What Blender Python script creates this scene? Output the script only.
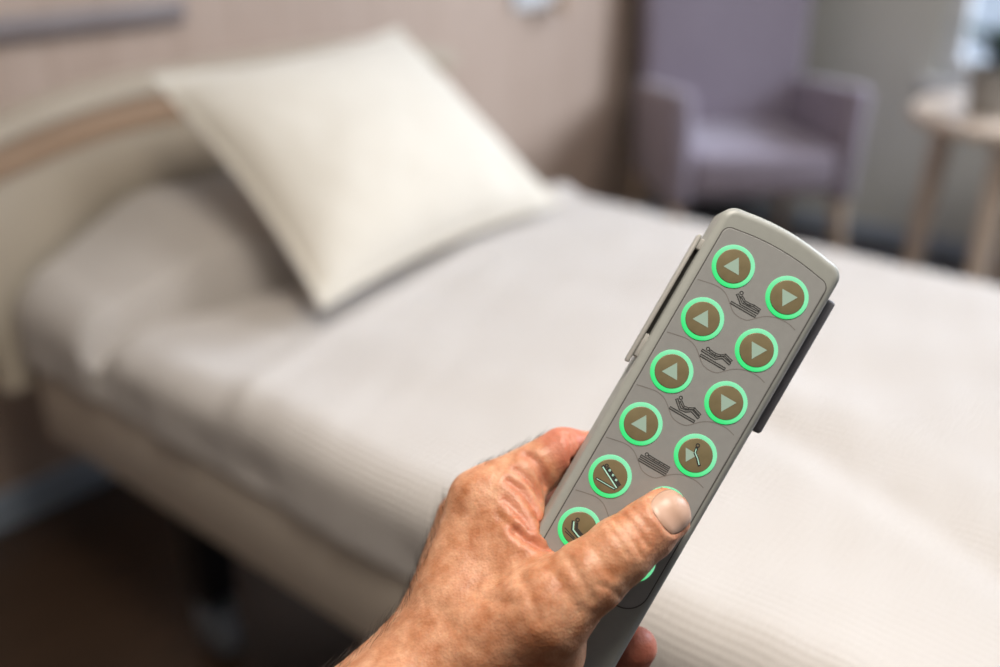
import bpy, bmesh, math, random
import numpy as np
from mathutils import Vector, Matrix, Euler

random.seed(7)
rng = np.random.default_rng(7)
C = bpy.context.scene
COL = C.collection
for o in list(bpy.data.objects):
    bpy.data.objects.remove(o)

# ------------------------------------------------------------------ camera
# world axes: +X across the bed towards the window wall, +Y towards the head of the bed
CAM_Z, PITCH, YAW = 1.15, math.radians(25.0), math.radians(-50.5)
cam_d = bpy.data.cameras.new('camera')
cam = bpy.data.objects.new('camera', cam_d)
COL.objects.link(cam)
cam.location = (0, 0, CAM_Z)
cam.rotation_euler = Euler((math.pi / 2 - PITCH, 0, YAW), 'XYZ')
cam_d.sensor_width, cam_d.lens = 36.0, 35.0
cam_d.clip_start = 0.02
cam_d.dof.use_dof = True
cam_d.dof.focus_distance = 0.355
cam_d.dof.aperture_fstop = 3.2
C.camera = cam
CAM_M = Matrix.Translation(cam.location) @ cam.rotation_euler.to_matrix().to_4x4()

# ------------------------------------------------------------------ world and lights
C.view_settings.view_transform = 'Standard'
C.view_settings.look = 'None'
C.view_settings.exposure = 0.0
C.view_settings.gamma = 1.0
C.view_settings.use_curve_mapping = False

w = bpy.data.worlds.new('world')
C.world = w
w.use_nodes = True
nt = w.node_tree
nt.nodes.clear()
wo = nt.nodes.new('ShaderNodeOutputWorld')
bg = nt.nodes.new('ShaderNodeBackground')
tc = nt.nodes.new('ShaderNodeTexCoord')
sep = nt.nodes.new('ShaderNodeSeparateXYZ')
rmp = nt.nodes.new('ShaderNodeValToRGB')
nt.links.new(tc.outputs['Generated'], sep.inputs[0])
nt.links.new(sep.outputs['X'], rmp.inputs['Fac'])
rmp.color_ramp.elements[0].position = 0.0
rmp.color_ramp.elements[0].color = (0.10, 0.09, 0.082, 1)
rmp.color_ramp.elements[1].position = 0.9
rmp.color_ramp.elements[1].color = (0.50, 0.62, 0.80, 1)
nt.links.new(rmp.outputs[0], bg.inputs['Color'])
bg.inputs['Strength'].default_value = 1.0
nt.links.new(bg.outputs[0], wo.inputs['Surface'])


def area_light(name, loc, target, sx, sy, power, color, spread=180):
    d = bpy.data.lights.new(name, 'AREA')
    d.shape, d.size, d.size_y = 'RECTANGLE', sx, sy
    d.energy, d.color = power, color
    d.spread = math.radians(spread)
    o = bpy.data.objects.new(name, d)
    COL.objects.link(o)
    o.location = loc
    o.rotation_euler = (Vector(target) - Vector(loc)).to_track_quat('-Z', 'Y').to_euler()
    return o


area_light('window_daylight', (5.1, -1.45, 2.9), (1.7, 1.2, 0.7), 2.2, 2.0, 470, (0.78, 0.87, 1.0))
area_light('ceiling_lamp_light_bed', (0.26, 0.08, 2.32), (0.30, 0.15, 0.7), 0.6, 0.6, 14.5, (1.0, 0.92, 0.81), 120)
area_light('added_fill_light_chair', (1.75, -0.25, 2.45), (2.1, 0.5, 0.4), 0.8, 0.8, 13.5, (1.0, 0.97, 0.95), 130)  # added fill, no such lamp seen; brightens the back of the room


# ------------------------------------------------------------------ helpers
def tag(o, label=None, cat=None, group=None, kind=None):
    if label: o['label'] = label
    if cat: o['category'] = cat
    if group: o['group'] = group
    if kind: o['kind'] = kind
    return o


def empty(name, loc=(0, 0, 0), rz=0.0):
    o = bpy.data.objects.new(name, None)
    COL.objects.link(o)
    o.location = loc
    o.rotation_euler = (0, 0, rz)
    o.empty_display_size = 0.05
    return o


def link_bm(name, bm, mats, parent=None, smooth=True, angle=None):
    me = bpy.data.meshes.new(name)
    bmesh.ops.recalc_face_normals(bm, faces=bm.faces)
    bm.to_mesh(me)
    bm.free()
    if not isinstance(mats, (list, tuple)): mats = [mats]
    for m in mats: me.materials.append(m)
    o = bpy.data.objects.new(name, me)
    COL.objects.link(o)
    if parent is not None: o.parent = parent
    if smooth:
        for p in me.polygons: p.use_smooth = True
        me.set_sharp_from_angle(angle=angle if angle else math.radians(40))
    return o


def link_pydata(name, verts, faces, mats, parent=None, smooth=True, mat_idx=None):
    me = bpy.data.meshes.new(name)
    me.from_pydata([tuple(map(float, v)) for v in verts], [], [tuple(map(int, f)) for f in faces])
    if not isinstance(mats, (list, tuple)): mats = [mats]
    for m in mats: me.materials.append(m)
    if mat_idx is not None: me.polygons.foreach_set('material_index', mat_idx)
    if smooth: me.polygons.foreach_set('use_smooth', [True] * len(me.polygons))
    me.update()
    o = bpy.data.objects.new(name, me)
    COL.objects.link(o)
    if parent is not None: o.parent = parent
    return o


def add_box(bm, lo, hi, bevel=0.0, seg=3, M=None):
    r = bmesh.ops.create_cube(bm, size=1.0)
    vs = r['verts']
    lo, hi = Vector(lo), Vector(hi)
    for v in vs:
        v.co = Vector(((v.co[i] + .5) * (hi[i] - lo[i]) + lo[i]) for i in range(3))
    if bevel:
        es = list({e for v in vs for e in v.link_edges})
        rb = bmesh.ops.bevel(bm, geom=es, offset=bevel, segments=seg, profile=.5, affect='EDGES')
        vs = list({v for f in rb['faces'] for v in f.verts} | {v for v in vs if v.is_valid})
    if M is not None:
        for v in vs: v.co = M @ v.co
    return vs


def add_lathe(bm, prof, n=32, M=None):
    rings = []
    for r, z in prof:
        rings.append([bm.verts.new((r * math.cos(2 * math.pi * i / n), r * math.sin(2 * math.pi * i / n), z)) for i in range(n)])
    for a, b in zip(rings[:-1], rings[1:]):
        for i in range(n):
            bm.faces.new((a[i], a[(i + 1) % n], b[(i + 1) % n], b[i]))
    if prof[0][0] > 1e-6: bm.faces.new(list(reversed(rings[0])))
    if prof[-1][0] > 1e-6: bm.faces.new(rings[-1])
    if M is not None:
        for ring in rings:
            for v in ring: v.co = M @ v.co


def add_taper(bm, a, b, ra, rb, n=16):
    a, b = Vector(a), Vector(b)
    q = (b - a).to_track_quat('Z', 'Y').to_matrix().to_4x4()
    add_lathe(bm, [(ra, 0), (rb, (b - a).length)], n, Matrix.Translation(a) @ q)


def add_prism(bm, pts, z0, z1):
    """closed outline (x, y) extruded z0..z1; returns side faces"""
    lo = [bm.verts.new((x, y, z0)) for x, y in pts]
    hi = [bm.verts.new((x, y, z1)) for x, y in pts]
    n = len(pts)
    for i in range(n):
        bm.faces.new((lo[i], lo[(i + 1) % n], hi[(i + 1) % n], hi[i]))
    top = bm.faces.new(hi)
    bot = bm.faces.new(list(reversed(lo)))
    return top, bot


def add_ribbon(bm, pts, wd, z, mi=0, closed=False):
    """flat stroke of width wd with round-ish ends along (x, y) points at height z"""
    P = [Vector((p[0], p[1])) for p in pts]
    n = len(P)
    L, R = [], []
    for i in range(n):
        if closed:
            d = P[(i + 1) % n] - P[i - 1]
        else:
            d = P[min(i + 1, n - 1)] - P[max(i - 1, 0)]
        d = d.normalized()
        nn = Vector((-d.y, d.x)) * wd / 2
        e = Vector((0, 0))
        if not closed and i == 0: e = -d * wd * .3
        if not closed and i == n - 1: e = d * wd * .3
        L.append(bm.verts.new((P[i].x + nn.x + e.x, P[i].y + nn.y + e.y, z)))
        R.append(bm.verts.new((P[i].x - nn.x + e.x, P[i].y - nn.y + e.y, z)))
    for i in range(n if closed else n - 1):
        j = (i + 1) % n
        f = bm.faces.new((R[i], R[j], L[j], L[i]))
        f.material_index = mi


def set_uv(me, uv):
    lay = me.uv_layers.new(name='weave')
    idx = np.empty(len(me.loops), np.int32)
    me.loops.foreach_get('vertex_index', idx)
    lay.data.foreach_set('uv', uv[idx].astype(np.float32).ravel())


def sm(x, a, b):
    t = np.clip((x - a) / (b - a), 0, 1)
    return t * t * (3 - 2 * t)


def ssm(x, a, b):
    return float(sm(np.array(float(x)), a, b))


# ------------------------------------------------------------------ materials
def new_mat(name):
    m = bpy.data.materials.new(name)
    m.use_nodes = True
    return m, m.node_tree, m.node_tree.nodes['Principled BSDF']


def noise_mat(name, c1, c2, scale=20, rough=.6, bump=0., bscale=80, detail=4, spec=.5, stretch=(1, 1, 1), metallic=0., sheen=0., bdist=.002):
    m, t, b = new_mat(name)
    N = t.nodes
    tc = N.new('ShaderNodeTexCoord')
    mp = N.new('ShaderNodeMapping')
    mp.inputs['Scale'].default_value = stretch
    t.links.new(tc.outputs['Object'], mp.inputs[0])
    nz = N.new('ShaderNodeTexNoise')
    nz.inputs['Scale'].default_value = scale
    nz.inputs['Detail'].default_value = detail
    t.links.new(mp.outputs[0], nz.inputs['Vector'])
    r = N.new('ShaderNodeValToRGB')
    r.color_ramp.elements[0].position = .3
    r.color_ramp.elements[1].position = .7
    r.color_ramp.elements[0].color = (*c1, 1)
    r.color_ramp.elements[1].color = (*c2, 1)
    t.links.new(nz.outputs['Fac'], r.inputs['Fac'])
    t.links.new(r.outputs[0], b.inputs['Base Color'])
    b.inputs['Roughness'].default_value = rough
    b.inputs['Specular IOR Level'].default_value = spec
    b.inputs['Metallic'].default_value = metallic
    if sheen:
        b.inputs['Sheen Weight'].default_value = sheen
    if bump:
        n2 = N.new('ShaderNodeTexNoise')
        n2.inputs['Scale'].default_value = bscale
        n2.inputs['Detail'].default_value = 5
        t.links.new(mp.outputs[0], n2.inputs['Vector'])
        bp = N.new('ShaderNodeBump')
        bp.inputs['Strength'].default_value = bump
        bp.inputs['Distance'].default_value = bdist
        t.links.new(n2.outputs['Fac'], bp.inputs['Height'])
        t.links.new(bp.outputs[0], b.inputs['Normal'])
    return m


def fabric_mat(name, c1, c2, period=.0085, bump=.8, rough=.9, cs=6):
    """waffle weave: two crossed sine waves as bump"""
    m = noise_mat(name, c1, c2, scale=cs, rough=rough, sheen=.2)
    t = m.node_tree
    N = t.nodes
    b = N['Principled BSDF']
    tc = N.new('ShaderNodeTexCoord')
    hs = []
    for ax in ('X', 'Y'):
        wv = N.new('ShaderNodeTexWave')
        wv.bands_direction = ax
        wv.inputs['Scale'].default_value = 2 * math.pi / 20 / period
        wv.inputs['Distortion'].default_value = .6
        wv.inputs['Detail'].default_value = 1
        t.links.new(tc.outputs['UV'], wv.inputs['Vector'])
        hs.append(wv)
    ad = N.new('ShaderNodeMath')
    ad.operation = 'ADD'
    t.links.new(hs[0].outputs['Fac'], ad.inputs[0])
    t.links.new(hs[1].outputs['Fac'], ad.inputs[1])
    bp = N.new('ShaderNodeBump')
    bp.inputs['Strength'].default_value = bump
    bp.inputs['Distance'].default_value = period * .25
    t.links.new(ad.outputs[0], bp.inputs['Height'])
    t.links.new(bp.outputs[0], b.inputs['Normal'])
    return m


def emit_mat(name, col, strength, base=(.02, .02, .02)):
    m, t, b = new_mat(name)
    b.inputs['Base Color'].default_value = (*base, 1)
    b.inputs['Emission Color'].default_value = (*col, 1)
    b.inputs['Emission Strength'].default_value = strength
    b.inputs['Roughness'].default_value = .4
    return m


M_wood_wall = noise_mat('wood_laminate', (.47, .35, .275), (.55, .425, .345), scale=7, rough=.38, stretch=(6, 6, .5))
M_rail_dark = noise_mat('bumper_rail', (.20, .16, .15), (.23, .19, .18), scale=10, rough=.4)
M_plaster = noise_mat('plaster', (.62, .63, .58), (.65, .66, .61), scale=5, rough=.9, bump=.1, bscale=200)
M_white = noise_mat('white_paint', (.70, .71, .72), (.74, .75, .76), scale=5, rough=.45)
M_base = noise_mat('baseboard_paint', (.36, .43, .52), (.40, .47, .56), scale=5, rough=.35)
M_floor = noise_mat('dark_wood_floor', (.035, .020, .012), (.060, .034, .020), scale=9, rough=.35, stretch=(.6, 8, 1))
M_bed_wood = noise_mat('pale_beech', (.50, .425, .335), (.56, .485, .385), scale=8, rough=.45, stretch=(.6, 8, 8))
M_rail = noise_mat('pale_rail_laminate', (.66, .58, .49), (.70, .62, .53), scale=8, rough=.45, stretch=(8, .6, 8))
M_bed_panel = noise_mat('cream_panel', (.60, .53, .43), (.64, .57, .47), scale=6, rough=.5)
M_bed_band = noise_mat('tan_band', (.40, .27, .18), (.46, .32, .22), scale=12, rough=.5, stretch=(.5, 6, 6))
M_dark_metal = noise_mat('dark_metal', (.03, .03, .035), (.05, .05, .055), scale=20, rough=.4, metallic=.6)
M_caster = noise_mat('caster_plastic', (.20, .22, .26), (.25, .28, .32), scale=20, rough=.3)
M_spread = fabric_mat('bedspread_waffle', (.665, .62, .585), (.705, .66, .625))
M_pillow = fabric_mat('cream_cotton', (.70, .65, .565), (.74, .69, .605), period=.003, bump=.2)
M_mauve = noise_mat('mauve_upholstery', (.26, .22, .27), (.30, .255, .31), scale=30, rough=.85, bump=.3, bscale=400, sheen=.3, bdist=.001)
M_chair_wood = noise_mat('light_oak', (.52, .40, .30), (.60, .47, .36), scale=14, rough=.5, stretch=(8, 8, .6))
M_table = noise_mat('pale_birch', (.60, .49, .40), (.68, .56, .46), scale=9, rough=.3, stretch=(.7, 7, 7))
M_pot = noise_mat('stoneware', (.27, .255, .235), (.32, .305, .28), scale=25, rough=.7, bump=.2)
M_soil = noise_mat('soil', (.03, .02, .015), (.06, .04, .03), scale=60, rough=1, bump=.6)
M_leaf = noise_mat('dark_leaf', (.010, .035, .028), (.02, .06, .04), scale=30, rough=.45)

M_shell = noise_mat('remote_shell', (.315, .322, .298), (.335, .342, .318), scale=300, rough=.42, bump=.12, bscale=2500, bdist=.0003)
M_panel = noise_mat('remote_panel', (.30, .30, .293), (.318, .318, .311), scale=300, rough=.45, bump=.08, bscale=2500, bdist=.0003)
M_clip = noise_mat('clip_plastic', (.40, .385, .36), (.42, .405, .38), scale=200, rough=.45)
M_clip_shade = noise_mat('clip_plastic_shaded', (.19, .185, .20), (.21, .205, .22), scale=200, rough=.5)  # clip plastic with the right side's shade put into the colour
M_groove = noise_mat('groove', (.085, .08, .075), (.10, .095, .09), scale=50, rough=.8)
M_line = noise_mat('printed_line', (.205, .19, .18), (.225, .21, .2), scale=50, rough=.6)
M_ink = noise_mat('printed_ink', (.035, .035, .034), (.045, .045, .044), scale=50, rough=.6)
M_inkfill = noise_mat('printed_grey', (.20, .20, .195), (.22, .22, .21), scale=50, rough=.6)
M_key = noise_mat('olive_key', (.195, .158, .085), (.235, .19, .105), scale=200, rough=.35, spec=.6)
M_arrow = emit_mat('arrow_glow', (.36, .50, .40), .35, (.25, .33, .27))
M_mint = emit_mat('mint_line', (.35, .75, .55), .6, (.3, .4, .35))


def ring_material():
    m, t, b = new_mat('green_light_ring')
    N = t.nodes
    b.inputs['Base Color'].default_value = (.05, .18, .10, 1)
    b.inputs['Roughness'].default_value = .4
    tc = N.new('ShaderNodeTexCoord')
    sp = N.new('ShaderNodeSeparateXYZ')
    t.links.new(tc.outputs['Object'], sp.inputs[0])
    # the lamp behind the ring sits towards its lower left
    ax = N.new('ShaderNodeMath'); ax.operation = 'MULTIPLY_ADD'
    t.links.new(sp.outputs['X'], ax.inputs[0])
    ax.inputs[1].default_value = 18.0
    t.links.new(sp.outputs['Y'], ax.inputs[2])
    ay = N.new('ShaderNodeMath'); ay.operation = 'MULTIPLY_ADD'
    t.links.new(sp.outputs['Y'], ay.inputs[0])
    ay.inputs[1].default_value = 60.0
    t.links.new(ax.outputs[0], ay.inputs[2])
    r = N.new('ShaderNodeMapRange')
    r.inputs['From Min'].default_value = -.42
    r.inputs['From Max'].default_value = .25
    t.links.new(ay.outputs[0], r.inputs['Value'])
    cr = N.new('ShaderNodeValToRGB')
    cr.color_ramp.elements[0].color = (.015, .74, .17, 1)
    cr.color_ramp.elements[1].color = (.24, .76, .42, 1)
    t.links.new(r.outputs[0], cr.inputs['Fac'])
    t.links.new(cr.outputs[0], b.inputs['Emission Color'])
    b.inputs['Emission Strength'].default_value = .95
    return m


M_ring = ring_material()


def glass_material():
    m = bpy.data.materials.new('window_glass')
    m.use_nodes = True
    t = m.node_tree
    t.nodes.clear()
    o = t.nodes.new('ShaderNodeOutputMaterial')
    mx = t.nodes.new('ShaderNodeMixShader')
    tr = t.nodes.new('ShaderNodeBsdfTransparent')
    gl = t.nodes.new('ShaderNodeBsdfGlossy')
    gl.inputs['Roughness'].default_value = .02
    mx.inputs[0].default_value = .06
    t.links.new(tr.outputs[0], mx.inputs[1])
    t.links.new(gl.outputs[0], mx.inputs[2])
    t.links.new(mx.outputs[0], o.inputs[0])
    return m


M_glass = glass_material()


def skin_material():
    m, t, b = new_mat('skin')
    N = t.nodes
    tc = N.new('ShaderNodeTexCoord')
    n1 = N.new('ShaderNodeTexNoise'); n1.inputs['Scale'].default_value = 120; n1.inputs['Detail'].default_value = 5
    n2 = N.new('ShaderNodeTexNoise'); n2.inputs['Scale'].default_value = 420; n2.inputs['Detail'].default_value = 3
    t.links.new(tc.outputs['Object'], n1.inputs['Vector'])
    t.links.new(tc.outputs['Object'], n2.inputs['Vector'])
    r1 = N.new('ShaderNodeValToRGB')
    r1.color_ramp.elements[0].position = .33
    r1.color_ramp.elements[1].position = .68
    r1.color_ramp.elements[0].color = (.45, .182, .085, 1)
    r1.color_ramp.elements[1].color = (.66, .355, .215, 1)
    t.links.new(n1.outputs['Fac'], r1.inputs['Fac'])
    # redder skin stored per vertex (finger ends with shade painted in, web of the thumb, knuckles)
    at = N.new('ShaderNodeAttribute'); at.attribute_name = 'flush_shade'
    mx = N.new('ShaderNodeMix'); mx.data_type = 'RGBA'
    mx.inputs[7].default_value = (.52, .15, .10, 1)
    t.links.new(at.outputs['Fac'], mx.inputs[0])
    t.links.new(r1.outputs[0], mx.inputs[6])
    m2 = N.new('ShaderNodeMix'); m2.data_type = 'RGBA'; m2.blend_type = 'MULTIPLY'
    m2.inputs[0].default_value = .35
    r2 = N.new('ShaderNodeValToRGB')
    r2.color_ramp.elements[0].position = .3
    r2.color_ramp.elements[0].color = (.72, .60, .55, 1)
    r2.color_ramp.elements[1].position = .6
    r2.color_ramp.elements[1].color = (1, 1, 1, 1)
    t.links.new(n2.outputs['Fac'], r2.inputs['Fac'])
    t.links.new(mx.outputs[2], m2.inputs[6])
    t.links.new(r2.outputs[0], m2.inputs[7])
    t.links.new(m2.outputs[2], b.inputs['Base Color'])
    b.inputs['Roughness'].default_value = .47
    b.inputs['Specular IOR Level'].default_value = .42
    b.inputs['Subsurface Weight'].default_value = .25
    b.inputs['Subsurface Radius'].default_value = (1.0, .35, .2)
    b.inputs['Subsurface Scale'].default_value = .004
    vo = N.new('ShaderNodeTexVoronoi'); vo.inputs['Scale'].default_value = 900
    t.links.new(tc.outputs['Object'], vo.inputs['Vector'])
    n3 = N.new('ShaderNodeTexNoise'); n3.inputs['Scale'].default_value = 260; n3.inputs['Detail'].default_value = 6
    t.links.new(tc.outputs['Object'], n3.inputs['Vector'])
    ad = N.new('ShaderNodeMath'); ad.operation = 'MULTIPLY_ADD'
    t.links.new(vo.outputs['Distance'], ad.inputs[0]); ad.inputs[1].default_value = .5
    t.links.new(n3.outputs['Fac'], ad.inputs[2])
    bp = N.new('ShaderNodeBump'); bp.inputs['Strength'].default_value = .32; bp.inputs['Distance'].default_value = .0007
    t.links.new(ad.outputs[0], bp.inputs['Height'])
    t.links.new(bp.outputs[0], b.inputs['Normal'])
    return m


M_skin = skin_material()
M_nail = noise_mat('nail', (.47, .29, .21), (.52, .335, .25), scale=120, rough=.38, spec=.45)
M_hair = noise_mat('dark_hair', (.03, .022, .018), (.05, .035, .028), scale=50, rough=.5)

# ------------------------------------------------------------------ room
HEAD_Y, WIN_X = 1.75, 3.3
bm = bmesh.new(); add_box(bm, (-2.2, -3.0, -.05), (WIN_X + .12, HEAD_Y + .12, 0))
tag(link_bm('floor', bm, M_floor, smooth=False), kind='structure')
bm = bmesh.new(); add_box(bm, (-2.2, HEAD_Y, 0), (WIN_X + .12, HEAD_Y + .12, 2.6))
tag(link_bm('wall_head', bm, M_wood_wall, smooth=False), kind='structure')
bm = bmesh.new(); add_box(bm, (-2.2, HEAD_Y - .018, 0), (WIN_X, HEAD_Y, .075), .004)
tag(link_bm('baseboard_head', bm, M_base), kind='structure')
bm = bmesh.new(); add_box(bm, (-2.2, HEAD_Y - .022, .900), (1.14, HEAD_Y, .940), .006)
tag(link_bm('trim_1', bm, M_rail_dark), kind='structure')

WY0, WY1, WZ0, WZ1 = -1.0, .93, .58, 2.25
bm = bmesh.new()
add_box(bm, (WIN_X, -3.0, 0), (WIN_X + .12, WY0, 2.6))
add_box(bm, (WIN_X, WY1, 0), (WIN_X + .12, HEAD_Y, 2.6))
add_box(bm, (WIN_X, WY0, 0), (WIN_X + .12, WY1, WZ0))
add_box(bm, (WIN_X, WY0, WZ1), (WIN_X + .12, WY1, 2.6))
tag(link_bm('wall_window', bm, M_plaster, smooth=False), kind='structure')
bm = bmesh.new(); add_box(bm, (WIN_X - .018, -3.0, 0), (WIN_X, HEAD_Y - .018, .075), .004)
tag(link_bm('baseboard_window', bm, M_base), kind='structure')
bm = bmesh.new()
f = .055
add_box(bm, (WIN_X + .03, WY0, WZ0), (WIN_X + .09, WY0 + f, WZ1), .006)
add_box(bm, (WIN_X + .03, WY1 - f, WZ0), (WIN_X + .09, WY1, WZ1), .006)
add_box(bm, (WIN_X + .03, WY0 + f, WZ0), (WIN_X + .09, WY1 - f, WZ0 + f), .006)
add_box(bm, (WIN_X + .03, WY0 + f, WZ1 - f), (WIN_X + .09, WY1 - f, WZ1), .006)
add_box(bm, (WIN_X + .03, -.10, WZ0 + f), (WIN_X + .09, -.04, WZ1 - f), .006)
win = tag(link_bm('window_1', bm, M_white), kind='structure')
for a, b_ in ((WY0 + f, -.10), (-.04, WY1 - f)):
    bm = bmesh.new(); add_box(bm, (WIN_X + .055, a, WZ0 + f), (WIN_X + .061, b_, WZ1 - f))
    link_bm('pane', bm, M_glass, win, smooth=False)
bm = bmesh.new(); add_box(bm, (WIN_X - .05, WY0 - .03, WZ0 - .03), (WIN_X + .03, WY1 + .03, WZ0), .005)
tag(link_bm('trim_2', bm, M_white), kind='structure')

# wall hook plate high beside the bed
hk = empty('wall_hook', (2.325, HEAD_Y, .835))
tag(hk, 'white plate with brown round wooden knob on the wall beyond the cream pillow', 'wall hook')
bm = bmesh.new(); add_box(bm, (-.15, -.012, -.01), (.03, 0, .10), .004)
link_bm('plate', bm, M_white, hk)
bm = bmesh.new(); add_lathe(bm, [(.009, 0), (.009, .03), (.022, .036), (.026, .048), (.022, .058), (.0, .061)], 24,
                            Matrix.Translation((.005, -.012, .0)) @ Matrix.Rotation(math.pi / 2, 4, 'X'))
link_bm('knob', bm, M_bed_band, hk)

# ------------------------------------------------------------------ bed
BT0, BT1 = .573, 1.556          # the bedspread's two long sides
BY0, BY1 = -.55, 1.408
bed = empty('hospital_bed', (1.06, .45, 0))
tag(bed, 'adjustable care bed with pale beech side rail and arched cream headboard', 'bed')
bx, by = -1.06, -.45


def bedpart(name, bm, mat, parent=None, angle=None):
    for v in bm.verts:
        v.co += Vector((bx, by, 0))
    return link_bm(name, bm, mat, parent or bed, angle=angle)


for x0, x1 in ((.5775, .604), (1.525, 1.5505)):
    bm = bmesh.new(); add_box(bm, (x0, -.57, .343), (x1, 1.415, .478), .006)
    bedpart('side_rail', bm, M_rail)
bm = bmesh.new(); add_box(bm, (.606, -.52, .40), (1.523, 1.39, .455), .01)
bedpart('mattress_platform', bm, M_dark_metal)
bm = bmesh.new(); add_box(bm, (.645, -.50, .456), (1.455, 1.365, .545), .03)
bedpart('mattress', bm, M_white)


def arch(t, off=0.):
    return .874 - .46 * max(0, abs(t - 1.05) - .17) ** 2 - off


def headboard_piece(y0, y1, t0, t1, zlo, zhi, bev=.004, rnd=False):
    bm = bmesh.new()
    n = 24
    pts = []
    for i in range(n + 1):
        t = t0 + (t1 - t0) * i / n
        z = zhi(t)
        if rnd:
            e = min(t - t0, t1 - t)
            if e < .05: z -= .05 - math.sqrt(max(0, .05 ** 2 - (.05 - e) ** 2))
        pts.append((t, z))
    low = [(t, zlo(t)) for t, _ in reversed(pts)]
    out = pts + low
    a = [bm.verts.new((x, y0, z)) for x, z in out]
    b = [bm.verts.new((x, y1, z)) for x, z in out]
    k = len(out)
    m = n + 1
    for i in range(k):
        bm.faces.new((a[i], a[(i + 1) % k], b[(i + 1) % k], b[i]))
    for i in range(n):
        bm.faces.new((a[i], a[i + 1], a[k - 2 - i], a[k - 1 - i]))
        bm.faces.new((b[i + 1], b[i], b[k - 1 - i], b[k - 2 - i]))
    return bm


hb = bedpart('headboard', headboard_piece(1.428, 1.458, .535, 1.565, lambda t: .43, lambda t: arch(t, .01), rnd=True), M_bed_panel)
bedpart('tan_band', headboard_piece(1.422, 1.4285, .555, 1.545, lambda t: arch(t, .080), lambda t: arch(t, .028)), M_bed_band, hb)
bedpart('top_rail', headboard_piece(1.412, 1.468, .53, 1.57, lambda t: arch(t, .028), lambda t: arch(t), rnd=False), M_bed_wood, hb)
for tx in (.66, 1.46):
    for sy in (-.40, 1.14):
        bm = bmesh.new(); add_box(bm, (tx - .03, sy - .03, .115), (tx + .03, sy + .03, .40), .006)
        lg = bedpart('leg', bm, M_dark_metal)
        bm = bmesh.new()
        add_lathe(bm, [(.0, -.016), (.042, -.016), (.05, -.010), (.05, .010), (.042, .016), (.0, .016)], 28,
                  Matrix.Translation((tx, sy, .05)) @ Matrix.Rotation(math.pi / 2, 4, 'Y'))
        add_box(bm, (tx - .026, sy - .02, .05), (tx - .018, sy + .02, .116), .003)
        add_box(bm, (tx + .018, sy - .02, .05), (tx + .026, sy + .02, .116), .003)
        bedpart('caster', bm, M_caster, lg)
bm = bmesh.new(); add_box(bm, (.70, 1.08, .20), (1.42, 1.20, .25), .008)
bedpart('cross_bar', bm, M_dark_metal)


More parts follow.
